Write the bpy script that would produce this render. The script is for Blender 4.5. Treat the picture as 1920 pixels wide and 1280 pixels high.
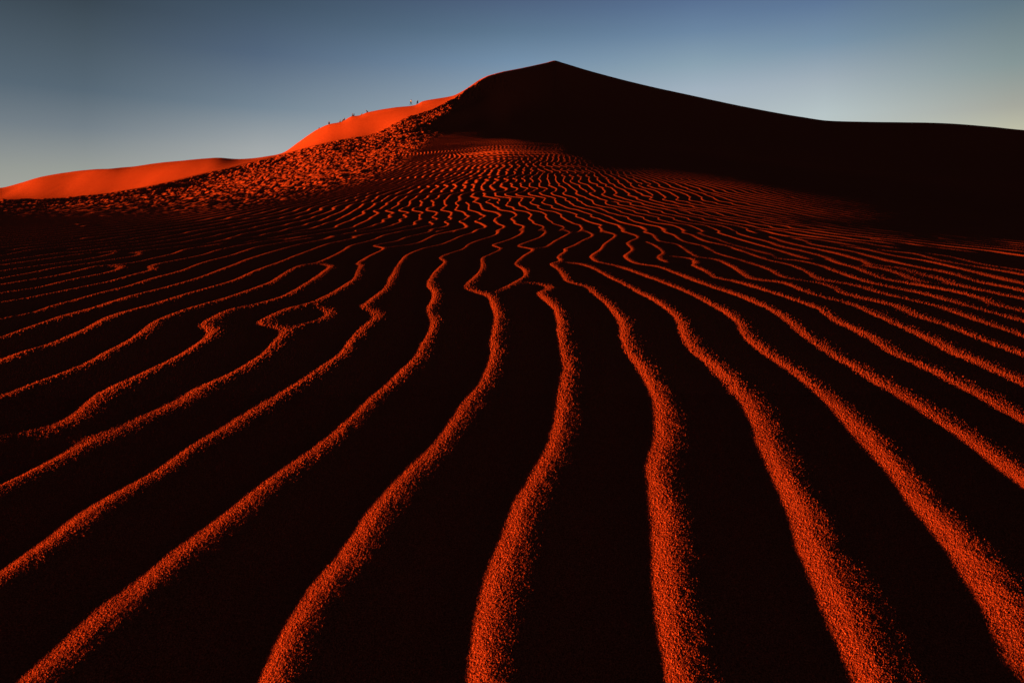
import bpy, bmesh, math, random
import numpy as np
from mathutils import Vector, Matrix

for o in list(bpy.data.objects):
    bpy.data.objects.remove(o)
scene = bpy.context.scene
COL = scene.collection
R = math.radians

# ------------------------------------------------------------------ camera
# photo frame 1920 x 1280; horizontal view axis, the frame is shifted down
F = 1066.0            # focal length in photo pixels
YH = 385.0            # eye-level row in the photo
XC = 960.0
H = 0.35              # camera height above the near sand (m)
cam_data = bpy.data.cameras.new("camera")
cam = bpy.data.objects.new("camera", cam_data)
COL.objects.link(cam)
cam.location = (0, 0, H)
cam.rotation_euler = (R(90), 0, 0)
cam_data.sensor_width = 36.0
cam_data.lens = 36.0 * F / 1920.0
cam_data.shift_y = -(640.0 - YH) / 1920.0
cam_data.clip_start = 0.01
cam_data.clip_end = 6000.0
scene.camera = cam

# ------------------------------------------------------------------ light
SUN_EL = 0.6          # degrees above the horizon
SUN_AHEAD = -14.5       # degrees in front of straight left
SUN_STRENGTH = 5.0
EXPOSURE = 2.22
sun_dir = Vector((-math.cos(R(SUN_AHEAD)) * math.cos(R(SUN_EL)),
                  math.sin(R(SUN_AHEAD)) * math.cos(R(SUN_EL)),
                  math.sin(R(SUN_EL))))
sun_data = bpy.data.lights.new("sun", 'SUN')
sun_data.energy = SUN_STRENGTH
sun_data.angle = R(0.53)
sun_data.color = (1.0, 0.37, 0.07)      # the last red light of the day
sun = bpy.data.objects.new("sun", sun_data)
COL.objects.link(sun)
sun.location = (-30, 5, 20)
sun.rotation_euler = sun_dir.to_track_quat('Z', 'Y').to_euler()

world = bpy.data.worlds.new("World")
scene.world = world
world.use_nodes = True
nt = world.node_tree
nt.nodes.clear()
N, L = nt.nodes.new, nt.links.new
out = N('ShaderNodeOutputWorld')
bg = N('ShaderNodeBackground')
bg.inputs['Strength'].default_value = 1.0 / 2 ** EXPOSURE
L(bg.outputs[0], out.inputs[0])
tc = N('ShaderNodeTexCoord')
sep = N('ShaderNodeSeparateXYZ')
L(tc.outputs['Generated'], sep.inputs[0])


def srgb(r, g, b):
    f = lambda c: c / 12.92 if c <= 0.04045 else ((c + 0.055) / 1.055) ** 2.4
    return (f(r / 255), f(g / 255), f(b / 255), 1)


def ramp(stops):
    n = N('ShaderNodeValToRGB')
    cr = n.color_ramp
    cr.interpolation = 'LINEAR'
    while len(cr.elements) < len(stops):
        cr.elements.new(0.5)
    for e, (p, c) in zip(cr.elements, stops):
        e.position = p
        e.color = c
    return n


# evening sky: elevation gradients at six compass bearings (degrees right of the view axis), blended by azimuth
HIGH = [(0.45, srgb(38, 55, 72)), (0.62, srgb(27, 44, 60)), (1.0, srgb(20, 36, 52))]
BACK = [(0.0, srgb(80, 88, 98)), (0.2, srgb(50, 60, 74)), (0.32, srgb(36, 46, 58))]
SIDE = [(0.0, srgb(118, 122, 122)), (0.15, srgb(82, 94, 108)), (0.3, srgb(50, 62, 76))]
BEARINGS = [
    (-175, BACK), (-100, SIDE),
    (-36.9, [(0.0, srgb(172, 172, 160)), (0.049, srgb(152, 157, 151)), (0.071, srgb(140, 147, 147)), (0.108, srgb(115, 127, 136)), (0.16, srgb(86, 103, 117)), (0.278, srgb(56, 69, 80))]),
    (-24.0, [(0.0, srgb(190, 190, 182)), (0.09, srgb(162, 168, 170)), (0.156, srgb(115, 133, 148)), (0.236, srgb(82, 101, 124)), (0.313, srgb(63, 81, 99))]),
    (0.0, [(0.0, srgb(205, 205, 195)), (0.12, srgb(172, 184, 190)), (0.245, srgb(115, 142, 168)), (0.292, srgb(92, 118, 143)), (0.338, srgb(78, 98, 127))]),
    (17.9, [(0.0, srgb(208, 208, 195)), (0.188, srgb(162, 178, 192)), (0.23, srgb(137, 161, 177)), (0.279, srgb(107, 134, 162)), (0.323, srgb(88, 112, 146))]),
    (28.8, [(0.0, srgb(208, 208, 192)), (0.138, srgb(183, 196, 198)), (0.19, srgb(160, 174, 184)), (0.243, srgb(120, 146, 168)), (0.30, srgb(92, 117, 150))]),
    (41.4, [(0.0, srgb(206, 203, 176)), (0.102, srgb(187, 187, 166)), (0.13, srgb(165, 167, 157)), (0.184, srgb(133, 150, 151)), (0.262, srgb(96, 118, 132))]),
    (100, SIDE), (175, BACK),
]
az = N('ShaderNodeMath')
az.operation = 'ARCTAN2'
L(sep.outputs['X'], az.inputs[0])
L(sep.outputs['Y'], az.inputs[1])
blend = None
for k, (deg, stops) in enumerate(BEARINGS):
    g = ramp(stops + HIGH)
    L(sep.outputs['Z'], g.inputs[0])
    if blend is None:
        blend = g.outputs[0]
        continue
    mr = N('ShaderNodeMapRange')
    mr.inputs['From Min'].default_value = R(BEARINGS[k - 1][0])
    mr.inputs['From Max'].default_value = R(deg)
    L(az.outputs[0], mr.inputs['Value'])
    mx = N('ShaderNodeMix')
    mx.data_type = 'RGBA'
    L(mr.outputs[0], mx.inputs[0])
    L(blend, mx.inputs[6])
    L(g.outputs[0], mx.inputs[7])
    blend = mx.outputs[2]
sky = N('ShaderNodeTexSky')
sky.sky_type = 'NISHITA'
sky.sun_disc = False
sky.sun_elevation = R(SUN_EL)
sky.sun_rotation = math.atan2(sun_dir.x, sun_dir.y)
add = N('ShaderNodeMix')
add.data_type = 'RGBA'
add.blend_type = 'ADD'
add.inputs[0].default_value = 0.004
L(blend, add.inputs[6])
L(sky.outputs[0], add.inputs[7])
L(add.outputs[2], bg.inputs['Color'])

scene.view_settings.view_transform = 'Standard'
scene.view_settings.look = 'None'
scene.view_settings.exposure = EXPOSURE
scene.view_settings.gamma = 1.0
scene.cycles.max_bounces = 4
scene.cycles.diffuse_bounces = 2

# ------------------------------------------------------------------ numeric helpers
rng = np.random.default_rng(7)


def pchip(xk, yk, x):
    """monotone cubic through (xk, yk); linear beyond the ends"""
    xk = np.asarray(xk, float)
    yk = np.asarray(yk, float)
    h = np.diff(xk)
    d = np.diff(yk) / h
    m = np.zeros_like(yk)
    s = d[:-1] * d[1:] > 0
    w1 = 2 * h[1:] + h[:-1]
    w2 = h[1:] + 2 * h[:-1]
    with np.errstate(divide='ignore', invalid='ignore'):
        mm = (w1 + w2) / (w1 / d[:-1] + w2 / d[1:])
    m[1:-1] = np.where(s, mm, 0)
    m[0], m[-1] = d[0], d[-1]
    i = np.clip(np.searchsorted(xk, x) - 1, 0, len(h) - 1)
    t = np.clip((x - xk[i]) / h[i], 0, 1)
    hi = h[i]
    return ((1 + 2 * t) * (1 - t) ** 2 * yk[i] + t * (1 - t) ** 2 * hi * m[i]
            + t * t * (3 - 2 * t) * yk[i + 1] + t * t * (t - 1) * hi * m[i + 1])


TABLE = rng.uniform(-1, 1, (256, 256)).astype(np.float32)


def vnoise(x, y, seed=0):
    ix = np.floor(x).astype(np.int64)
    iy = np.floor(y).astype(np.int64)
    fx = (x - ix).astype(np.float32)
    fy = (y - iy).astype(np.float32)
    fx = fx * fx * fx * (fx * (fx * 6 - 15) + 10)
    fy = fy * fy * fy * (fy * (fy * 6 - 15) + 10)
    a, b = (ix + seed * 37) & 255, (ix + 1 + seed * 37) & 255
    c, d = (iy + seed * 91) & 255, (iy + 1 + seed * 91) & 255
    return ((TABLE[a, c] * (1 - fx) + TABLE[b, c] * fx) * (1 - fy)
            + (TABLE[a, d] * (1 - fx) + TABLE[b, d] * fx) * fy)


def sstep(a, b, x):
    t = np.clip((x - a) / (b - a), 0, 1)
    return t * t * (3 - 2 * t)


# ------------------------------------------------------------------ the shape of the land
# each layer: X (photo column) -> distance, photo row
def lay(*pts):
    a = np.array(pts, float)
    return a[:, 0], a[:, 1], a[:, 2]


RIDGE = lay((-2000, 14, 385), (-400, 14, 384), (0, 14, 375), (120, 15, 371), (250, 18, 355), (400, 26, 322),
            (527, 34, 291), (613, 39, 268), (700, 49, 251), (763, 65, 221), (813, 85, 205), (847, 105, 187),
            (880, 130, 165), (917, 160, 143), (975, 205, 129), (1026, 245, 117.6), (1040, 255, 114.2), (1056, 256, 118.5), (1100, 258, 132), (1200, 252, 158), (1300, 246, 180),
            (1400, 240, 201), (1500, 234, 219), (1560, 230, 227), (1650, 226, 229), (1750, 224, 230.5), (1850, 222, 237),
            (1920, 220, 244), (2300, 220, 262), (4000, 220, 300))
LAYERS = [
    ('z', 0.02, -0.030), ('z', 0.42, 0.0), ('z', 0.66, 0.025), ('z', 1.34, 0.075), ('z', 2.2, 0.115),
    lay((-2000, 3.6, 450), (0, 3.6, 448), (500, 3.6, 446), (960, 3.6, 446), (1500, 3.6, 446.5), (1920, 3.6, 451), (2300, 3.6, 456), (4000, 3.6, 460)),
    lay((-2000, 5, 423), (0, 5, 420), (500, 5, 415), (960, 5, 411), (1400, 5, 415.5), (1650, 5, 421), (1920, 5, 433), (2300, 5, 449), (4000, 5, 455)),
    lay((-2000, 7, 404), (0, 7, 403), (250, 7, 397), (527, 7, 385), (760, 7, 377), (960, 7, 375), (1200, 7, 377.5), (1400, 7, 381.5), (1600, 7, 387.5), (1750, 7, 394.5),
        (1920, 7, 409), (2300, 7, 433), (4000, 7, 440)),
    lay((-2000, 10, 392), (0, 10, 389.5), (250, 10, 380), (400, 10, 371.5), (527, 10, 362.5), (700, 10, 348.5), (813, 10, 339.5),
        (960, 10, 331), (1040, 10, 332), (1200, 10, 336), (1400, 10, 342.5), (1600, 10, 354), (1750, 10, 366), (1920, 10, 387), (2300, 10, 413), (4000, 10, 420)),
    lay((-2000, 12, 388), (0, 12, 381), (120, 13, 378), (250, 15.3, 367), (400, 19, 348), (527, 18, 329), (613, 17, 317.5),
        (700, 17, 309), (763, 17, 303), (813, 17, 298.5), (880, 17, 293), (960, 17, 287), (1040, 17, 288), (1200, 17, 298),
        (1400, 17, 313), (1600, 17, 332), (1750, 17, 348), (1920, 17, 372), (2300, 17, 398), (4000, 17, 405)),
    lay((-2000, 13, 386), (0, 13, 377.5), (120, 14, 374.5), (250, 16.5, 362), (400, 22.5, 335.5), (527, 25, 313), (613, 27, 295),
        (700, 30, 282), (763, 32, 272), (813, 32, 269), (880, 32, 266.5), (960, 32, 265.5), (1040, 32, 269), (1200, 32, 280),
        (1400, 32, 302), (1600, 32, 324), (1920, 32, 358), (4000, 32, 385)),
    lay((-2000, 13.4, 385.6), (0, 13.4, 376.5), (120, 14.4, 373), (250, 17, 359.5), (400, 24.5, 329.2), (527, 30, 301), (613, 33, 279), (700, 39, 263), (763, 44, 251),
        (813, 45, 250), (847, 45, 251), (880, 45, 252.5), (917, 45, 254.5), (960, 45, 257), (1040, 45, 262), (1200, 45, 274), (1400, 45, 298), (1600, 45, 324),
        (1920, 45, 350), (4000, 45, 380)),
    lay((-2000, 13.7, 385.3), (0, 13.7, 375.6), (120, 14.7, 371.8), (250, 17.5, 357), (400, 25.3, 325.3), (527, 32, 295.3), (613, 36, 273), (700, 44, 256.5), (763, 55, 234.5),
        (813, 68, 226), (847, 80, 221), (880, 100, 209), (917, 125, 192), (960, 140, 204), (1040, 150, 212), (1200, 150, 232),
        (1400, 150, 258), (1600, 150, 276), (1920, 150, 302), (4000, 150, 340)),
    'r0', 'ridge', 'v1', 'v2', 's0', 'sky', 'b1', 'b2', 'b3',
]
SKYLINE = lay((-2000, 280, 372), (-300, 262, 362), (0, 242, 350), (40, 240, 340), (80, 237, 331), (120, 235, 324), (160, 232, 319.5), (200, 229, 320), (240, 226, 312), (330, 219, 301),
              (400, 213, 298), (470, 207, 294), (510, 203, 291), (527, 202, 287), (560, 199, 265), (597, 195, 243), (620, 193, 234), (640, 192, 230.5),
              (660, 190, 219.5), (672, 189, 217.5), (690, 188, 210), (740, 185, 200), (776, 183, 196), (783, 182.5, 193.5), (792, 182, 188.2), (815, 181, 183.5),
              (850, 181, 177.5), (868, 184, 169), (885, 188, 158), (905, 194, 147), (917, 190, 143.4), (975, 214, 129.8), (1026, 253, 118.4), (1040, 263, 115), (1056, 264, 119.4), (1100, 270, 133),
              (1200, 263, 159), (1300, 256, 181), (1400, 248, 202), (1500, 242, 220), (1560, 238, 228), (1650, 233, 230), (1750, 231, 231.5),
              (1850, 229, 238), (1920, 228, 245), (2300, 228, 263), (4000, 228, 301))


SMOOTH = np.array([(-2000, 373), (-300, 364), (0, 352.5), (80, 334), (160, 323.5), (240, 313.5), (330, 304), (400, 300), (470, 296), (527, 289), (560, 272), (600, 249), (630, 237), (660, 227), (690, 218),
                   (740, 206.5), (783, 198), (815, 190), (850, 180), (880, 163), (917, 146), (4000, 146)], float).T


def column(X):
    """(distances, heights) of the land's profile along one photo column"""
    Xc = min(max(X, -2000.0), 4000.0)
    g = lambda l: (float(pchip(l[0], l[1], Xc)), float(pchip(l[0], l[2], Xc)))
    rd, ry = g(RIDGE)
    sd, sy = g(SKYLINE)
    k = float(sstep(917, 850, Xc))            # 1 where the sunlit dune stands behind the ridge
    out = []
    for l in LAYERS:
        if isinstance(l, tuple) and isinstance(l[0], str):
            out.append((l[1], l[2]))
            continue
        if isinstance(l, str):
            if l == 'r0':                         # the land runs straight up to a sharp crest
                (d0, z0), zr = out[-1], H - (ry - YH) / F * rd
                out.append((rd - 0.10 * (rd - d0), zr - 0.10 * (zr - z0)))
                continue
            if l == 'ridge': d, y = rd, ry
            elif l == 'v1': d, y = rd + (sd - rd) * 0.12, ry + 7 * k + (sy - ry) * 0.12 * (1 - k)
            elif l == 'v2': d, y = rd + (sd - rd) * 0.80, ry + 3 * k + (sy - ry) * 0.80 * (1 - k)
            elif l == 's0': d, y = sd - min(5.0, 0.12 * (sd - rd)), float(pchip(SMOOTH[0], SMOOTH[1], Xc)) * k + (sy + 2 - (sy + 2 - ry) * 0.2) * (1 - k)
            elif l == 'sky': d, y = sd, (float(pchip(SMOOTH[0], SMOOTH[1], Xc)) - 3.0) * k + sy * (1 - k)
            elif l == 'b1': d, y = sd * 1.04, sy + 5 + 13 * k
            elif l == 'b2': d, y = 420.0, 384.0
            else: d, y = 3000.0, 384.5
        else:
            d, y = g(l)
        out.append((d, H - (y - YH) / F * d))
    return np.array(out).T


def profile(X, d):
    dk, zk = column(X)
    z = pchip(dk, zk, d)
    Xc = min(max(X, -2000.0), 4000.0)
    k = float(sstep(917, 850, Xc))
    if k > 0:                                 # small knobs and steps right on the far crest
        sd = float(pchip(SKYLINE[0], SKYLINE[1], Xc))
        dy = float(pchip(SMOOTH[0], SMOOTH[1], Xc)) - 3.0 - float(pchip(SKYLINE[0], SKYLINE[2], Xc))
        z = z + k * dy / F * sd * np.exp(-((d - sd) / 4.5) ** 2)
    return z


def land(x, y):
    return float(profile(XC + x / y * F, np.array([y]))[0])


# ------------------------------------------------------------------ ripple crests near the camera
TILES = {'A1': (0, 420, 4), 'A2': (480, 420, 4), 'A3': (960, 420, 4), 'A4': (1440, 420, 4),
         'B1': (0, 640, 3), 'B2': (640, 640, 3), 'B3': (1280, 640, 3),
         'C1': (0, 960, 3), 'C2': (640, 960, 3), 'C3': (1280, 960, 3)}
CRESTS = """
A2 440,290 520,300 560,318 500,365 420,420 300,490 200,540 0,600 A1 1730,640 1600,705 1530,745 1580,770 1610,800 1560,850 1480,900 1390,960 B1 950,110 750,200 560,275 450,380 330,470 120,510 0,530
A2 1140,5 1190,20 1080,50 960,80 890,110 820,130 710,158 650,195 540,250 440,290 340,305 250,345 120,430 0,475 A1 1700,550 1450,620 1250,690 1160,730 1080,800 950,880 780,960 B1 550,90 350,170 150,240 20,290
A2 960,5 1035,20 900,55 720,85 745,95 690,110 550,140 410,190 290,235 150,290 0,345 A1 1780,410 1600,465 1400,520 1150,600 950,650 800,700 720,745 600,800 400,885 250,930 140,960 B1 150,45 0,105
A2 520,78 575,90 440,122 330,145 200,180 0,240 A1 1740,305 1600,360 1450,410 1250,470 1000,530 800,590 650,630 500,665 350,715 200,765 0,835
A2 700,45 560,65 330,78 430,90 300,112 150,140 0,170 A1 1750,225 1550,275 1450,310 1370,345 1150,405 950,465 750,510 550,560 420,585 200,655 100,670 0,695
A2 780,10 600,45 400,75 200,100 0,130 A1 1650,185 1500,230 1180,295 1130,320 1150,335 1000,375 800,430 600,470 400,510 200,550 50,572 0,582
A2 650,5 500,30 250,70 0,97 A1 1700,130 1400,180 1300,215 1150,250 950,290 720,310 600,340 400,385 200,415 0,450
A1 840,303 920,318 820,355 650,390 450,430 250,475 0,510
A2 450,20 200,50 0,75 A1 1500,120 1250,160 1080,190 1050,210 1000,235 800,265 620,295 450,315 250,355 0,400
A1 1920,38 1500,85 1200,125 900,165 790,175 880,195 780,230 550,270 250,310 0,345
A1 1920,15 1200,92 800,138 500,168 250,188 0,232
A1 740,165 500,200 250,238 0,272
A1 770,192 600,218 300,262 0,302
A2 1320,0 1345,20 1290,55 1130,95 1050,125 885,160 955,180 850,235 755,295 785,310 760,355 740,405 640,480 540,535 400,597 270,625 130,680 40,740 200,765
A2 420,600 500,630 565,655 500,710 380,745 270,775 190,830 70,960 B1 1470,75 1350,150 1220,215 1110,265 1080,310 980,350 850,405 650,500 450,595 250,690 60,775 0,800
A2 1480,0 1535,20 1440,55 1330,85 1220,135 1100,160 955,178
A2 1690,15 1650,50 1530,90 1400,145 1250,180 1130,230 1090,270 1050,330 1030,390 990,450 960,490 870,565 810,615 880,650 920,680 880,720 790,780 720,860 650,960 B1 1900,80 1740,190 1560,310 1400,410 1230,510 1050,610 930,710 800,780 640,870 500,950 C1 380,90 200,210 0,340
A2 1920,10 1840,35 1800,75 1700,110 1600,145 1540,185 1420,225 1375,250 1410,280 1370,330 1320,390 1300,460 1340,510 1330,570 1290,640 1330,720 1310,800 1250,890 1220,960 B2 400,100 300,210 150,335 0,485 B1 1800,590 1650,690 1500,800 1330,950 C1 1220,80 1080,180 930,310 800,430 650,540 500,660 350,790 180,940
A3 90,20 80,60 0,105 A2 1850,130 1775,155 1825,180 1750,220 1690,250 1690,320 1650,390 1570,475 1660,505 1740,530 1780,590 1810,680 1800,760 1780,860 1790,960 B2 840,130 800,220 700,340 620,480 500,620 380,740 200,940 C2 130,100 30,270 C1 1900,300 1800,420 1700,560 1620,680 1570,800 1530,920
A3 240,20 250,60 200,100 120,130 45,162 150,185 90,230 20,295 90,340 95,385 50,420 0,450 A2 1890,470 1800,510 1740,525
A3 385,25 430,60 330,120 240,172 160,182
A3 430,0 440,25 530,35 600,80 520,125 450,165 395,185 400,200 340,240 360,270 290,295 350,340 400,400 420,430 500,450 580,475 630,530 720,600 790,670 840,750 850,830 870,900 890,960 B2 1680,110 1750,220 1800,330 1820,460 1810,580 1780,680 1790,790 1820,920 C2 1840,0 1830,150 1850,300 1850,450 1850,600 1880,780 1910,930
A3 60,435 200,445 290,470 280,490 210,515 270,570 330,630 360,700 370,780 380,870 390,960 B2 1280,120 1270,220 1250,330 1230,470 1200,570 1150,680 1080,800 1010,940 C2 960,170 910,320 860,480 830,640 790,760 800,920
A3 570,5 610,30 700,50 770,80 740,115 690,150 660,190 595,240 640,280 750,305 850,330 1000,385 1150,440 1300,500 1450,570 1600,650 1690,720 1750,800 1830,890 B3 520,90 680,200 820,310 950,430 1080,560 1200,700 1280,810 1380,940 C3 1550,130 1660,290 1770,430 1860,570 1920,680
A3 360,280 500,295 600,325 700,380 820,440 950,505 1080,570 1180,640 1260,720 1300,820 1340,890 1400,960 B3 150,100 260,200 360,310 430,440 490,560 560,700 620,830 690,950 C3 720,130 780,270 840,400 920,540 980,670 1020,800 1080,920
A3 700,5 740,25 850,55 940,95 870,140 900,190 850,240 920,290 1080,315 1200,355 1350,410 1500,465 1700,530 1920,625 A4 150,710 250,790 330,860 470,960 B3 880,90 1060,190 1250,300 1400,400 1550,500 1700,600 1820,690 1920,760
A3 830,5 860,25 950,45 1050,75 1100,125 1230,150 1310,200 1390,245 1520,262 1620,300 1720,360 1790,405 1920,420
A3 1000,130 1070,160 1130,215 1090,245 1150,285
A3 1200,240 1330,255 1380,290 1350,305 1450,350 1530,400 1680,425 1800,460 1920,500 A4 200,565 380,630 500,710 650,780 800,860 940,960 B3 1250,90 1450,180 1650,280 1920,430
A4 20,420 120,435 250,490 400,540 600,590 780,660 950,740 1150,830 1300,890 1410,960 B3 1600,80 1780,165 1920,230
A3 960,0 990,25 1080,40 1200,75 1280,125 1420,160 1530,215 1700,265 1920,335 A4 90,385 160,405 320,428 430,450 560,510 700,545 950,605 1150,690 1350,760 1600,860 1880,960
A3 1080,5 1130,30 1210,45 1330,75 1450,125 1600,160 1750,210 1920,268 A4 150,300 280,350 380,405 500,425 680,460 850,510 1050,560 1300,620 1500,690 1700,760 1920,835
A3 1190,0 1250,35 1350,55 1500,100 1650,150 1920,220 A4 80,255 230,270 400,310 580,375 750,430 950,470 1150,510 1400,580 1650,650 1920,720
A3 1300,5 1400,45 1550,65 1700,110 1920,172 A4 150,215 300,260
A3 1420,5 1530,45 1700,75 1920,130 A4 100,165 300,210 460,255 520,285 680,330 850,400 1000,430 1200,460 1450,510 1650,565 1700,595 1920,645
A4 0,92 120,130 260,165 500,215 700,270 790,305 950,320 1150,370 1300,410 1400,445 1600,490 1920,555
A4 750,310 900,340 1050,390 1180,435
A4 0,75 200,105 350,155 600,200 850,260 1100,315 1350,360 1550,420 1920,495
A4 190,65 350,120 500,155 720,190 950,240 1200,280 1500,345 1920,445
A4 0,50 350,100 620,155 740,190
A4 400,85 650,140 880,200 1100,225 1300,275 1600,325 1920,380
A4 100,20 500,85 800,145 1040,205 1300,235 1600,300 1920,350
"""


def to_ground(X, Y):
    d = np.geomspace(0.15, 9.5, 500)
    row = YH - (profile(X, d) - H) / d * F
    dd = float(np.interp(-Y, -row, d))
    return ((X - XC) / F * dd, dd)


def read_crests():
    curves = []
    for line in CRESTS.strip().splitlines():
        tile = None
        pts = []
        for tok in line.split():
            if tok in TILES:
                tile = TILES[tok]
                continue
            a, b = map(float, tok.split(','))
            pts.append((tile[0] + a / tile[2], tile[1] + b / tile[2]))
        g = [to_ground(*p) for p in pts]
        g = [(x + 0.009, y) for x, y in g]              # the lit flank lies just left of the crest itself
        X, Y = pts[-1]
        if X < 15 or X > 1900 or Y > 1250:        # carry on past the frame
            (x0, y0), (x1, y1) = g[-3], g[-1]
            n = math.hypot(x1 - x0, y1 - y0)
            for k in (0.15, 0.4, 0.9):
                g.append((x1 + (x1 - x0) / n * k, max(0.05, y1 + (y1 - y0) / n * k)))
        # Catmull-Rom through the points, then even spacing
        P = np.array([2 * np.array(g[0]) - np.array(g[1])] + g + [2 * np.array(g[-1]) - np.array(g[-2])])
        dense = []
        for i in range(1, len(P) - 2):
            p0, p1, p2, p3 = P[i - 1:i + 3]
            n = max(2, int(np.hypot(*(p2 - p1)) / 0.004))
            t = np.linspace(0, 1, n, endpoint=False)[:, None]
            m1, m2 = (p2 - p0) * 0.5, (p3 - p1) * 0.5
            lim = np.hypot(*(p2 - p1)) * 1.0        # keep tangents short on uneven spacing
            for m in (m1, m2):
                q = np.hypot(*m)
                if q > lim:
                    m *= lim / q
            dense.append((2 * t ** 3 - 3 * t ** 2 + 1) * p1 + (t ** 3 - 2 * t ** 2 + t) * m1
                         + (-2 * t ** 3 + 3 * t ** 2) * p2 + (t ** 3 - t ** 2) * m2)
        curves.append(np.vstack(dense))
    return curves


LAMBDA = 0.15
A = 0.0172
SKEW = 4.2             # long gentle lee to the right of every crest, short steep side to the left
GX0, GX1, GY0, GY1, GS = -4.5, 4.5, 0.0, 5.4, 0.006


def crest_field():
    """troughs sag between the crest curves like a skin: -lap(u) + k u = 1"""
    nx, ny = int((GX1 - GX0) / GS) + 1, int((GY1 - GY0) / GS) + 1
    k = np.zeros((ny, nx), np.float32)
    for c in read_crests():
        fx, fy = (c[:, 0] - GX0) / GS, (c[:, 1] - GY0) / GS
        ok = (fx > 4) & (fx < nx - 5) & (fy > 4) & (fy < ny - 5)
        fx, fy = fx[ok], fy[ok]
        ix, iy = np.round(fx).astype(int), np.round(fy).astype(int)
        for dy in range(-2, 3):
            for dx in range(-2, 3):
                w = np.exp(-((ix + dx - fx) ** 2 + (iy + dy - fy) ** 2) / (2 * 0.8 ** 2))
                np.maximum.at(k, (iy + dy, ix + dx), w.astype(np.float32))
    k = k * 1.2                                       # in units of 1 / cell^2
    k += (GS / 0.2) ** 2
    u = np.zeros((ny, nx), np.float32)
    ad = np.float32(SKEW / LAMBDA * GS / 2)          # wind skew: long lee of each crest to the right
    diag = 4 + k
    yy, xx = np.indices((ny - 2, nx - 2))
    red = ((yy + xx) & 1).astype(bool)
    om = np.float32(1.75)
    rhs = np.float32(GS * GS)
    for it in range(90):
        for m in (red, ~red):
            nb = u[:-2, 1:-1] + u[2:, 1:-1] + u[1:-1, :-2] * (1 + ad) + u[1:-1, 2:] * (1 - ad)
            new = (nb + rhs) / diag[1:-1, 1:-1]
            c = u[1:-1, 1:-1]
            c[m] += om * (new[m] - c[m])
    for it in range(2):                               # dry sand rounds every crest
        u = 0.5 * u + 0.125 * (np.roll(u, 1, 0) + np.roll(u, -1, 0) + np.roll(u, 1, 1) + np.roll(u, -1, 1))
    return u


def bspline(field, x, y):
    """smooth cubic B-spline lookup"""
    fx = np.clip((x - GX0) / GS, 2, field.shape[1] - 4)
    fy = np.clip((y - GY0) / GS, 2, field.shape[0] - 4)
    ix, iy = fx.astype(int), fy.astype(int)
    tx, ty = (fx - ix).astype(np.float32), (fy - iy).astype(np.float32)
    W = lambda t: ((1 - t) ** 3 / 6, (3 * t ** 3 - 6 * t ** 2 + 4) / 6, (-3 * t ** 3 + 3 * t ** 2 + 3 * t + 1) / 6, t ** 3 / 6)
    wx, wy = W(tx), W(ty)
    r = np.zeros(x.shape, np.float32)
    for j in range(4):
        row = np.zeros(x.shape, np.float32)
        for i in range(4):
            row += wx[i] * field[iy + j - 1, ix + i - 1]
        r += wy[j] * row
    return r


# ------------------------------------------------------------------ the sand surface as one grid
X_in = np.concatenate([np.arange(-900, -300, 3.2), np.arange(-300, 700, 1.6), np.arange(700, 1130, 0.9), np.arange(1130, 2220, 1.6), np.arange(2220, 2821, 3.2)])
X_out = np.geomspace(4, 12000, 46)
Xs = np.concatenate([(X_in[0] - X_out)[::-1], X_in, X_in[-1] + X_out])
rows = [0.12]
while rows[-1] < 3000:
    d = rows[-1]
    if d < 0.36: s = 0.006
    else: s = d * d / (0.34 * 568) * 0.8
    s = min(s, 0.018 + 0.0006 * max(0, d - 5)) if d < 20 else (0.027 + 0.0014 * (d - 20) if d < 75 else (0.45 if d < 275 else 0.1 * d))
    rows.append(d + s)
D = np.array(rows)
field = crest_field()


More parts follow.
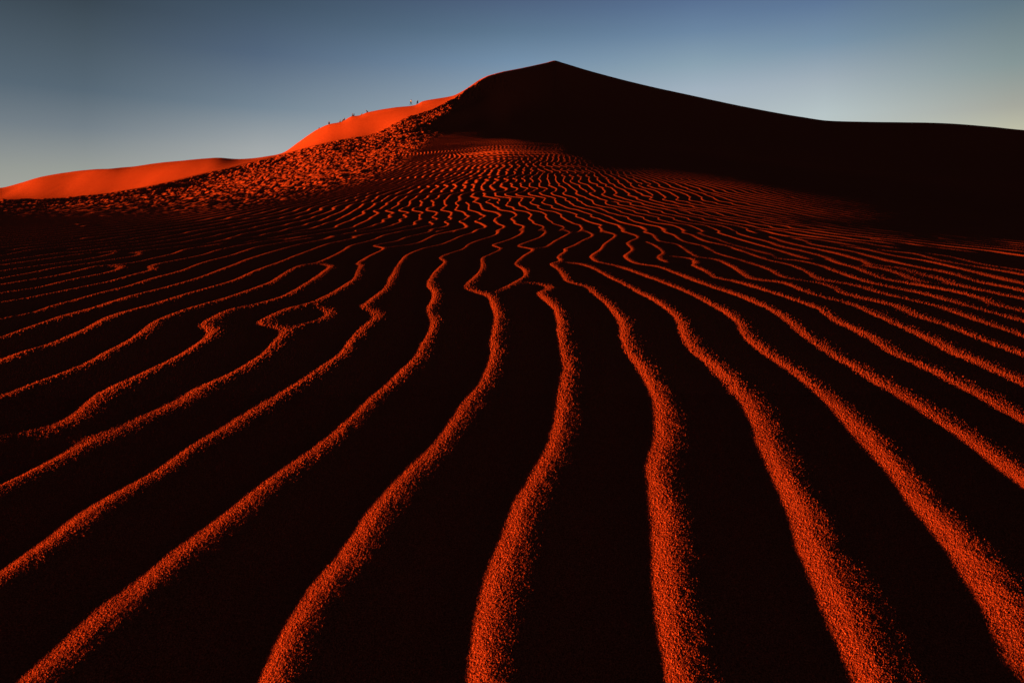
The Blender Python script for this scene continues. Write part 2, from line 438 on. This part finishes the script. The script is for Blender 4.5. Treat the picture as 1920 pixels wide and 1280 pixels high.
def surface(D, Xs):
    """the sand over one grid of distances x photo columns: point coordinates and the ridge distance of each column"""
    nr, nc = len(D), len(Xs)
    U = (Xs - XC) / F
    Z = np.empty((nr, nc), np.float64)
    for j, X in enumerate(Xs):
        Z[:, j] = profile(X, D)
    xx = (D[:, None] * U[None, :])
    yy = np.repeat(D[:, None], nc, 1)
    ROW = YH - (Z - H) / yy * F                         # photo row of every point
    XX = np.repeat(Xs[None, :], nr, 0)
    ridge_d = np.array([float(pchip(RIDGE[0], RIDGE[1], min(max(X, -2000), 4000))) for X in Xs])
    before_ridge = ridge_d[None, :] - yy                # >0 on the viewer's side

    # --- traced ripples
    i1 = int(np.searchsorted(D, 5.3))
    sub = (slice(0, i1), slice(0, nc))
    uref = LAMBDA ** 2 / 8
    s = bspline(field, xx[sub], yy[sub]) / uref
    s = np.maximum(s, 0) ** 2.0
    traced = -A * s / (1 + 0.5 * s)
    del s

    # --- free ripples beyond
    i2 = int(np.searchsorted(D, 88))
    far = (slice(0, i2), slice(0, nc))
    fx_, fy_ = xx[far], yy[far]
    calm = 0.3 + 0.7 * sstep(-3.2, -0.6, fx_) * sstep(4.5, 1.5, fx_)     # the middle of the field is the most broken
    w = fx_ - 0.05 * fy_ + calm * (0.085 * vnoise(fx_ / 1.1, fy_ / 0.55, 1) + 0.035 * vnoise(fx_ / 0.35, fy_ / 0.22, 2)) \
        + 0.35 * vnoise(fx_ / 5, fy_ / 4, 3)
    ph = w / LAMBDA
    prng = random.Random(5)
    band = np.where((D[:i2] > 2.2) & (D[:i2] < 26))[0]
    if len(band):
        b0, b1 = band[[0, -1]]
        cx0, cx1 = np.searchsorted(Xs, [-60, 1990])
        bx, by = fx_[b0:b1, cx0:cx1], fy_[b0:b1, cx0:cx1]
        extra = np.zeros(bx.shape, np.float32)
        for k in range(90):
            dy = 3.6 + 20 * prng.random() ** 1.5
            dx = prng.uniform(-0.85, 0.85) * dy
            sg = 1 if k % 2 else -1
            extra += sg * np.arctan2((by - dy).astype(np.float32), (bx - dx).astype(np.float32)) / (2 * math.pi)
        ph[b0:b1, cx0:cx1] += extra
        del bx, by, extra
    tt = np.linspace(0, 1, 257)[:-1]
    prof = tt / SKEW - (np.exp(SKEW * tt) - 1) / (np.exp(SKEW) - 1) / SKEW
    prof = np.fft.irfft(np.fft.rfft(prof) * np.exp(-0.5 * (2 * np.pi * np.arange(129) * 0.03) ** 2)) * 8
    prof = np.maximum(prof, 0) ** 2.0
    prof = -prof / (1 + 0.5 * prof)
    c = np.interp(ph % 1.0, np.append(tt, 1), np.append(prof, prof[0]))
    amp = A * (1 - 0.45 * sstep(560, 380, XX[far]) * sstep(4, 6, fy_)) * (0.88 + 0.3 * sstep(5, 9, fy_) + 0.7 * sstep(5, 9, fy_) * sstep(0.5, -3, fx_) + 0.25 * vnoise(fx_ / 1.7, fy_ / 1.7, 4))
    free = amp * c
    del w, ph, c

    # --- footprints below the ridge
    low = np.interp(XX[far], [-300, 0, 250, 400, 500, 600, 700, 763, 800, 830, 860, 920], [385, 384, 378, 372, 366, 345, 318, 282, 252, 230, 206, 160])
    foot = sstep(6, -14, ROW[far] - low) * sstep(-0.4, 0.6, before_ridge[far]) * (XX[far] < 1000)
    del low
    EXTRA = np.zeros((nr, nc), np.float32)
    rip_fade = sstep(85, 48, yy[far]) * (1 - foot)
    Yb = np.interp(XX[sub], [0, 250, 500, 800, 1300, 1500, 1750, 1920], [470, 470, 447, 431, 432, 446, 468, 486])
    wt = sstep(-8, 10, ROW[sub] - Yb) * sstep(-140, -20, XX[sub]) * sstep(2060, 1940, XX[sub])
    EXTRA[far] = free * rip_fade
    EXTRA[sub] = (traced * wt + EXTRA[sub] * (1 - wt))
    del wt, Yb, traced, free, rip_fade

    i3 = int(np.searchsorted(D, 172))
    fr = (slice(0, i3), slice(0, nc))
    fx_, fy_ = xx[fr], yy[fr]
    lowr = np.interp(XX[fr], [-300, 0, 250, 400, 500, 600, 700, 763, 800, 830, 860, 920], [385, 384, 378, 372, 366, 345, 318, 282, 252, 230, 206, 160])
    foot = sstep(32, -16, ROW[fr] - lowr) * sstep(-0.3, 0.5, before_ridge[fr]) * (XX[fr] < 1000)
    sc = 0.09 + 0.0030 * fy_
    pit = 0.6 * vnoise(fx_ / sc, fy_ / (sc * 1.2), 6) + 0.5 * vnoise(fx_ / (sc * 0.55) + 3, fy_ / (sc * 0.6), 7) + 0.4 * vnoise(fx_ / (sc * 2.4), fy_ / (sc * 2.4), 8)
    EXTRA[fr] += (foot * (0.030 + 0.0017 * fy_) * pit).astype(np.float32)
    del pit, sc, foot, lowr

    # --- the trampled shoulder just right of the upper ridge
    ry_, rx_ = RIDGE[1][2:16], (RIDGE[0][2:16] - XC) / F * RIDGE[1][2:16]
    sr = xx - np.interp(yy, ry_, rx_)
    sw = 1.4 + 0.012 * yy
    EXTRA += (sstep(45, 75, yy) * sstep(190, 120, yy) * 0.42 * sw * np.exp(-((sr - 1.7 * sw) / sw) ** 2)).astype(np.float32)
    del sr, sw

    # --- broad softness and grains
    EXTRA += (0.0028 * vnoise(xx / 0.6, yy / 0.9, 10) * sstep(9, 3, yy)).astype(np.float32)
    EXTRA += (0.0006 * vnoise(xx / 0.07, yy / 0.16, 11) * sstep(9, 3, yy)).astype(np.float32)
    EXTRA += (sstep(70, 120, yy) * (-before_ridge > 0) * (XX < 900) * 0.65 * vnoise(xx / 14 + yy / 30, yy / 60 - xx / 40, 12)).astype(np.float32)
    EXTRA += (sstep(4, 30, yy) * 0.02 * vnoise(xx / 3, yy / 3, 13)).astype(np.float32)
    EXTRA += (0.0003 * (vnoise(xx / 0.022, yy / 0.035, 18) + 0.6 * vnoise(xx / 0.009, yy / 0.013, 19)) * sstep(3, 1, yy)).astype(np.float32)
    # grains: fine ones at every vertex, coarser ones and small clumps on top of them
    step = np.median(np.diff(Xs)) / F * yy
    grain = rng.standard_normal((nr, nc)).astype(np.float32)
    grain = 0.8 * grain + 1.2 * np.clip(grain - 0.9, 0, 1.4)
    EXTRA += (grain * np.minimum(0.00034, 0.48 * step) * (0.4 * sstep(8, 2, yy) + 0.6 * sstep(2.6, 0.7, yy))).astype(np.float32)
    del grain
    nearby = (slice(0, int(np.searchsorted(D, 2.2))), slice(0, nc))
    nx_, ny_ = xx[nearby], yy[nearby]
    EXTRA[nearby] += ((0.00023 * vnoise(nx_ / 0.0010, ny_ / 0.0012, 21) + 0.00013 * vnoise(nx_ / 0.0028, ny_ / 0.0032, 22)) * sstep(1.9, 0.6, ny_)).astype(np.float32)
    del nx_, ny_
    # shallow saddles across the crests on the left
    for X, Y, rx, ry_, dep in ((150, 760, 0.13, 0.10, 0.0035), (75, 578, 0.14, 0.14, 0.0045), (20, 745, 0.12, 0.1, 0.0035)):
        gx_, gy_ = to_ground(X, Y)
        EXTRA -= (dep * np.exp(-((xx - gx_) / rx) ** 2 - ((yy - gy_) / ry_) ** 2)).astype(np.float32)
    return xx, yy, Z + EXTRA, XX, ridge_d


# a fine grid close to the camera, a coarser one beyond; they overlap by a hair
SPLIT = 0.92
rows = [0.30]
while rows[-1] < SPLIT + 0.012:
    rows.append(rows[-1] + rows[-1] ** 2 / (0.34 * 568) * 0.45)
D_near = np.array(rows)
X_near = np.concatenate([np.arange(-1500, -150, 2.4), np.arange(-150, 2070, 0.8), np.arange(2070, 3600, 2.4)])
D_rest = D[D >= SPLIT]
D_foot = np.append(D[D < 0.30], 0.302)
near_out = np.array([np.concatenate([(X_near[0] - X_out)[::-1], [X_near[0]]]), np.concatenate([[X_near[-1]], X_near[-1] + X_out])], dtype=object)


def mesh_from_faces(name, quads, co):
    used = np.zeros(len(co), bool)
    used[quads.ravel()] = True
    remap = np.cumsum(used) - 1
    q = remap[quads].astype(np.int32)
    v = co[used].astype(np.float32)
    me = bpy.data.meshes.new(name)
    me.vertices.add(len(v))
    me.vertices.foreach_set("co", v.ravel())
    me.loops.add(q.size)
    me.loops.foreach_set("vertex_index", q.ravel())
    me.polygons.add(len(q))
    me.polygons.foreach_set("loop_start", np.arange(0, q.size, 4, dtype=np.int32))
    me.polygons.foreach_set("use_smooth", np.zeros(len(q), bool))
    me.update(calc_edges=True)
    ob = bpy.data.objects.new(name, me)
    COL.objects.link(ob)
    return ob


def block(D, Xs):
    xx, yy, zz, XX, ridge_d = surface(D, Xs)
    co = np.stack([xx.ravel(), yy.ravel(), zz.ravel()], 1).astype(np.float32)
    ii = np.arange(xx.size).reshape(xx.shape)
    quads = np.stack([ii[:-1, :-1], ii[:-1, 1:], ii[1:, 1:], ii[1:, :-1]], -1)
    return co, quads, yy[:-1, :-1], XX[:-1, :-1], ridge_d


co, quads, qd, qX, ridge_d = block(D_rest, Xs)
foot_d = np.array([float(pchip(LAYERS[9][0], LAYERS[9][1], min(max(X, -2000), 4000))) for X in Xs])
is_ground = qd < foot_d[None, :-1]
is_sunlit = (~is_ground) & (qd >= ridge_d[None, :-1]) & (qX < 905)
is_dune = ~(is_ground | is_sunlit)
parts_co, parts_q = [co], [quads[is_ground]]
count = len(co)
for D_b, X_b in ((D_near, X_near), (D_foot, Xs), (D[(D >= 0.28) & (D <= SPLIT + 0.03)], near_out[0].astype(float)),
                 (D[(D >= 0.28) & (D <= SPLIT + 0.03)], near_out[1].astype(float))):
    c_b, q_b = block(D_b, X_b)[:2]
    parts_co.append(c_b)
    parts_q.append(q_b.reshape(-1, 4) + count)
    count += len(c_b)
gco = np.vstack(parts_co)
gq = np.vstack(parts_q)
del parts_co, parts_q
# the sand behind the photographer joins the same sheet
bxs = np.concatenate([-np.geomspace(600, 0.05, 40), [0], np.geomspace(0.05, 600, 40)])
bys = np.concatenate([[0.13], -np.geomspace(0.02, 600, 40)])
BX, BY = np.meshgrid(bxs, bys)
bz = np.full(BX.shape, -0.036) + 0.004 * vnoise(BX / 0.6, BY / 0.6, 15)
bi = len(gco) + np.arange(BX.size).reshape(BX.shape)
bq = np.stack([bi[:-1, :-1], bi[1:, :-1], bi[1:, 1:], bi[:-1, 1:]], -1).reshape(-1, 4)
co2 = np.vstack([gco, np.stack([BX.ravel(), BY.ravel(), bz.ravel()], 1)])
ground = mesh_from_faces("sand_ground", np.vstack([gq, bq]), co2)
dune = mesh_from_faces("dune", quads[is_dune], co)
sunlit = mesh_from_faces("far_dune", quads[is_sunlit], co)
del co, co2, gco, quads, gq


def tag(o, label=None, cat=None, group=None, kind=None):
    if label: o["label"] = label
    if cat: o["category"] = cat
    if group: o["group"] = group
    if kind: o["kind"] = kind


tag(ground, "rippled red sand plain with dark troughs and glowing crests in the foreground", "sand", kind="structure")
tag(dune, "tall dark dune with a pointed summit and a trampled left ridge", "dune", kind="structure")
tag(sunlit, "smooth bright orange sunlit dune face behind the trampled ridge", "dune", kind="structure")


# ------------------------------------------------------------------ sand material
def sand_material():
    m = bpy.data.materials.new("red_sand")
    m.use_nodes = True
    t = m.node_tree
    t.nodes.clear()
    o = t.nodes.new('ShaderNodeOutputMaterial')
    b = t.nodes.new('ShaderNodeBsdfPrincipled')
    b.inputs['Roughness'].default_value = 0.85
    b.inputs['Specular IOR Level'].default_value = 0.0
    tc = t.nodes.new('ShaderNodeTexCoord')
    n1 = t.nodes.new('ShaderNodeTexNoise')
    n1.inputs['Scale'].default_value = 900
    n1.inputs['Detail'].default_value = 2
    r = t.nodes.new('ShaderNodeValToRGB')
    r.color_ramp.elements[0].position = 0.36
    r.color_ramp.elements[0].color = (0.13, 0.0145, 0.006, 1)
    r.color_ramp.elements[1].position = 0.66
    r.color_ramp.elements[1].color = (0.40, 0.064, 0.0260, 1)
    t.links.new(tc.outputs['Object'], n1.inputs['Vector'])
    t.links.new(n1.outputs[0], r.inputs[0])
    t.links.new(r.outputs[0], b.inputs['Base Color'])
    t.links.new(b.outputs[0], o.inputs[0])
    return m


SAND = sand_material()
for o in (ground, dune, sunlit):
    o.data.materials.append(SAND)


# ------------------------------------------------------------------ the climbers on the crest
def cloth(name, col):
    m = bpy.data.materials.new(name)
    m.use_nodes = True
    t = m.node_tree
    b = t.nodes['Principled BSDF']
    b.inputs['Roughness'].default_value = 0.9
    b.inputs['Specular IOR Level'].default_value = 0.1
    n = t.nodes.new('ShaderNodeTexNoise')
    n.inputs['Scale'].default_value = 14
    mx = t.nodes.new('ShaderNodeMix')
    mx.data_type = 'RGBA'
    mx.inputs[6].default_value = (*[c * 0.8 for c in col], 1)
    mx.inputs[7].default_value = (*col, 1)
    t.links.new(n.outputs[0], mx.inputs[0])
    t.links.new(mx.outputs[2], b.inputs['Base Color'])
    return m


M_SKIN = cloth("skin", (0.20, 0.09, 0.05))
M_HAIR = cloth("hair", (0.010, 0.007, 0.005))
M_BLACK = cloth("black_cloth", (0.010, 0.010, 0.012))
M_NAVY = cloth("navy_cloth", (0.012, 0.014, 0.025))
M_MAROON = cloth("maroon_cloth", (0.05, 0.010, 0.008))
M_BROWN = cloth("brown_cloth", (0.06, 0.03, 0.018))
M_GREY = cloth("grey_cloth", (0.12, 0.13, 0.13))
M_WHITE = cloth("white_cloth", (0.40, 0.39, 0.37))
M_SHOE = cloth("dark_leather", (0.015, 0.012, 0.010))


def skinned(name, chains, root, mat, parent=None, levels=1):
    """one continuous surface grown over jointed chains of (point, radius)"""
    verts, index, edges, radii = [], {}, [], []
    for ch in chains:
        prev = None
        for p, r in ch:
            key = tuple(round(c, 4) for c in p)
            if key not in index:
                index[key] = len(verts)
                verts.append(p)
                radii.append(r)
            i = index[key]
            if prev is not None and prev != i:
                edges.append((prev, i))
            prev = i
    me = bpy.data.meshes.new(name)
    me.from_pydata(verts, edges, [])
    ob = bpy.data.objects.new(name, me)
    COL.objects.link(ob)
    sk = ob.modifiers.new("skin", 'SKIN')
    for i, r in enumerate(radii):
        rr = r if isinstance(r, tuple) else (r, r)
        me.skin_vertices[0].data[i].radius = rr
        me.skin_vertices[0].data[i].use_root = (i == root)
    ss = ob.modifiers.new("smooth", 'SUBSURF')
    ss.levels = ss.render_levels = levels
    bpy.context.view_layer.update()
    dg = bpy.context.evaluated_depsgraph_get()
    nm = bpy.data.meshes.new_from_object(ob.evaluated_get(dg))
    ob.modifiers.clear()
    ob.data = nm
    bpy.data.meshes.remove(me)
    nm.name = name
    nm.materials.clear()
    nm.materials.append(mat)
    nm.polygons.foreach_set("use_smooth", np.ones(len(nm.polygons), bool))
    if parent: ob.parent = parent
    return ob


def person(X, d, face, pose, top, legs, label, height=1.72):
    """face: heading in degrees (0 = +x, up the crest to the right)"""
    k = height / 1.72
    lean, stride, arm, crouch = pose
    def body_pt(x, y, z):                       # lean the upper body forward about the hips
        c, s_ = math.cos(R(lean)), math.sin(R(lean))
        zz = z - 0.92
        return ((x * c + zz * s_) * k, y * k, (0.92 - crouch + zz * c - x * s_) * k)
    P = body_pt
    pel, waist, chest, neck = P(0, 0, 0.93), P(0, 0, 1.08), P(0.01, 0, 1.30), P(0.01, 0, 1.46)
    face_, crown = P(0.035, 0, 1.56), P(0.02, 0, 1.66)
    spine = [(pel, (.15, .11)), (waist, (.135, .10)), (chest, (.16, .115)), (neck, .055), (face_, (.078, .092)), (crown, (.072, .085))]
    chains = [[(a, tuple(q * k for q in r) if isinstance(r, tuple) else r * k) for a, r in spine]]
    chains.append([(face_, 0.08 * k), (P(0.125, 0, 1.55), 0.014 * k)])          # nose
    sleeves, trouser, shoes = [], [], []
    for sd_, ph in ((1, 1), (-1, -1)):
        sh = P(0.0, .185 * sd_, 1.41)
        el = P(0.02 + arm * ph * -0.16, .235 * sd_, 1.14)
        wr = P(0.10 + arm * ph * -0.24, .225 * sd_, 0.90)
        kn = P(0.12 + arm * ph * -0.25, .22 * sd_, 0.81)
        chains.append([(chest, .15 * k), (sh, .062 * k), (el, .045 * k), (wr, .031 * k), (kn, .034 * k)])
        for q in range(4):                                                        # fingers
            tip = P(0.145 + arm * ph * -0.25, (.19 + .018 * q) * sd_, 0.735 + 0.012 * abs(q - 1.5))
            chains.append([(kn, .034 * k), (tip, .009 * k)])
        chains.append([(kn, .034 * k), (P(0.17 + arm * ph * -0.24, .20 * sd_, 0.80), .010 * k)])
        sleeves.append([(chest, .165 * k), (sh, .075 * k), (el, .058 * k), (P(0.08 + arm * ph * -0.21, .227 * sd_, 0.965), .046 * k)])
        f = stride * ph
        hip = ((0.0) * k, .095 * sd_ * k, (0.90 - crouch) * k)
        knee = ((0.5 * f + 0.06 + crouch * 0.75) * k, .10 * sd_ * k, (0.49 - crouch * 0.35 + max(0, -f) * 0.02) * k)
        ank = (f * k, .10 * sd_ * k, (0.085 + max(0, -f) * 0.12) * k)
        toe = ((f + 0.15) * k, .115 * sd_ * k, 0.035 * k)
        heel = ((f - 0.05) * k, .10 * sd_ * k, (0.05 + max(0, -f) * 0.14) * k)
        chains.append([(pel, .14 * k), (hip, .098 * k), (knee, .062 * k), (ank, .043 * k), (toe, .034 * k)])
        trouser.append([(pel, (.17 * k, .13 * k)), (hip, .112 * k), (knee, .080 * k), ((f * 0.98 * k), .10 * sd_ * k, (0.14 + max(0, -f) * 0.12) * k) and
                        (((f * 0.98) * k, .10 * sd_ * k, (0.14 + max(0, -f) * 0.12) * k), .062 * k)])
        shoes.append([(heel, .045 * k), (ank, .052 * k), (toe, .042 * k)])
    b = skinned("person", chains, 0, M_SKIN)
    skinned("shirt", [[(P(0, 0, 0.90), (.175 * k, .135 * k)), (waist, (.155 * k, .12 * k)), (chest, (.178 * k, .132 * k)), (P(0.01, 0, 1.44), .075 * k)]] + sleeves, 0, top, b)
    skinned("trousers", trouser, 0, legs, b)
    for sc_ in shoes:
        skinned("shoe", [sc_], 0, M_SHOE, b)
    skinned("hair", [[(P(-0.01, 0, 1.62), (.082 * k, .094 * k)), (P(0.0, 0, 1.69), (.07 * k, .082 * k))]], 0, M_HAIR, b)
    x = (X - XC) / F * d
    b.location = (x, d, land(x, d) - 0.02)
    b.rotation_euler = (0, 0, R(face))
    tag(b, label, "person", "climbers on the sunlit dune crest")
    return b


STAND, WALK, CLIMB, BEND = (3, 0.10, 0.3, 0.0), (6, 0.28, 1.0, 0.03), (16, 0.30, 0.9, 0.08), (48, 0.22, 0.4, 0.16)
CLIMBERS = [
    (597.5, 2.6, 20, CLIMB, M_BLACK, M_BLACK, "climber in black, lowest and leftmost of all the figures on the bright dune crest", 1.70),
    (616.8, 1.6, 60, STAND, M_NAVY, M_BLACK, "dark clothed climber standing alone, second from the left on the sunlit crest", 1.72),
    (637.3, 2.2, 15, WALK, M_BLACK, M_BLACK, "climber in black at the lower left end of the tight row of four", 1.76),
    (640.1, 2.6, 10, CLIMB, M_MAROON, M_BLACK, "climber in dark red top, second from the left in the tight row of four", 1.62),
    (642.6, 2.0, 20, WALK, M_BROWN, M_BLACK, "climber in brown top, third from the left in the tight row of four", 1.72),
    (645.2, 1.8, 25, WALK, M_BLACK, M_NAVY, "climber in black at the upper right end of the tight row of four", 1.80),
    (661.0, 1.9, 200, STAND, M_BROWN, M_BLACK, "brown topped climber turned downhill, left one of the close pair at mid crest", 1.74),
    (663.3, 2.1, 350, WALK, M_BLACK, M_BLACK, "black clothed climber, right one of the close pair at mid crest", 1.72),
    (677.7, 2.6, 20, CLIMB, M_GREY, M_GREY, "faint climber in grey on the short steep step below the bending climber", 1.62),
    (689.0, 2.0, 170, BEND, M_BLACK, M_BLACK, "dark climber bending forward at the top of the short steep step", 1.74),
    (770.3, 0.4, 10, WALK, M_WHITE, M_BLACK, "climber in white shirt and black trousers standing in full view near the upper crest", 1.84),
    (782.3, 2.0, 15, CLIMB, M_BLACK, M_BLACK, "black clothed climber half hidden by the crest, furthest right, ahead of the white shirt", 1.74),
]
for X, dd, face, pose, top, legs, label, hgt in CLIMBERS:
    sd = float(pchip(SKYLINE[0], SKYLINE[1], X))
    person(X, sd + dd, face, pose, top, legs, label, hgt * 1.08)
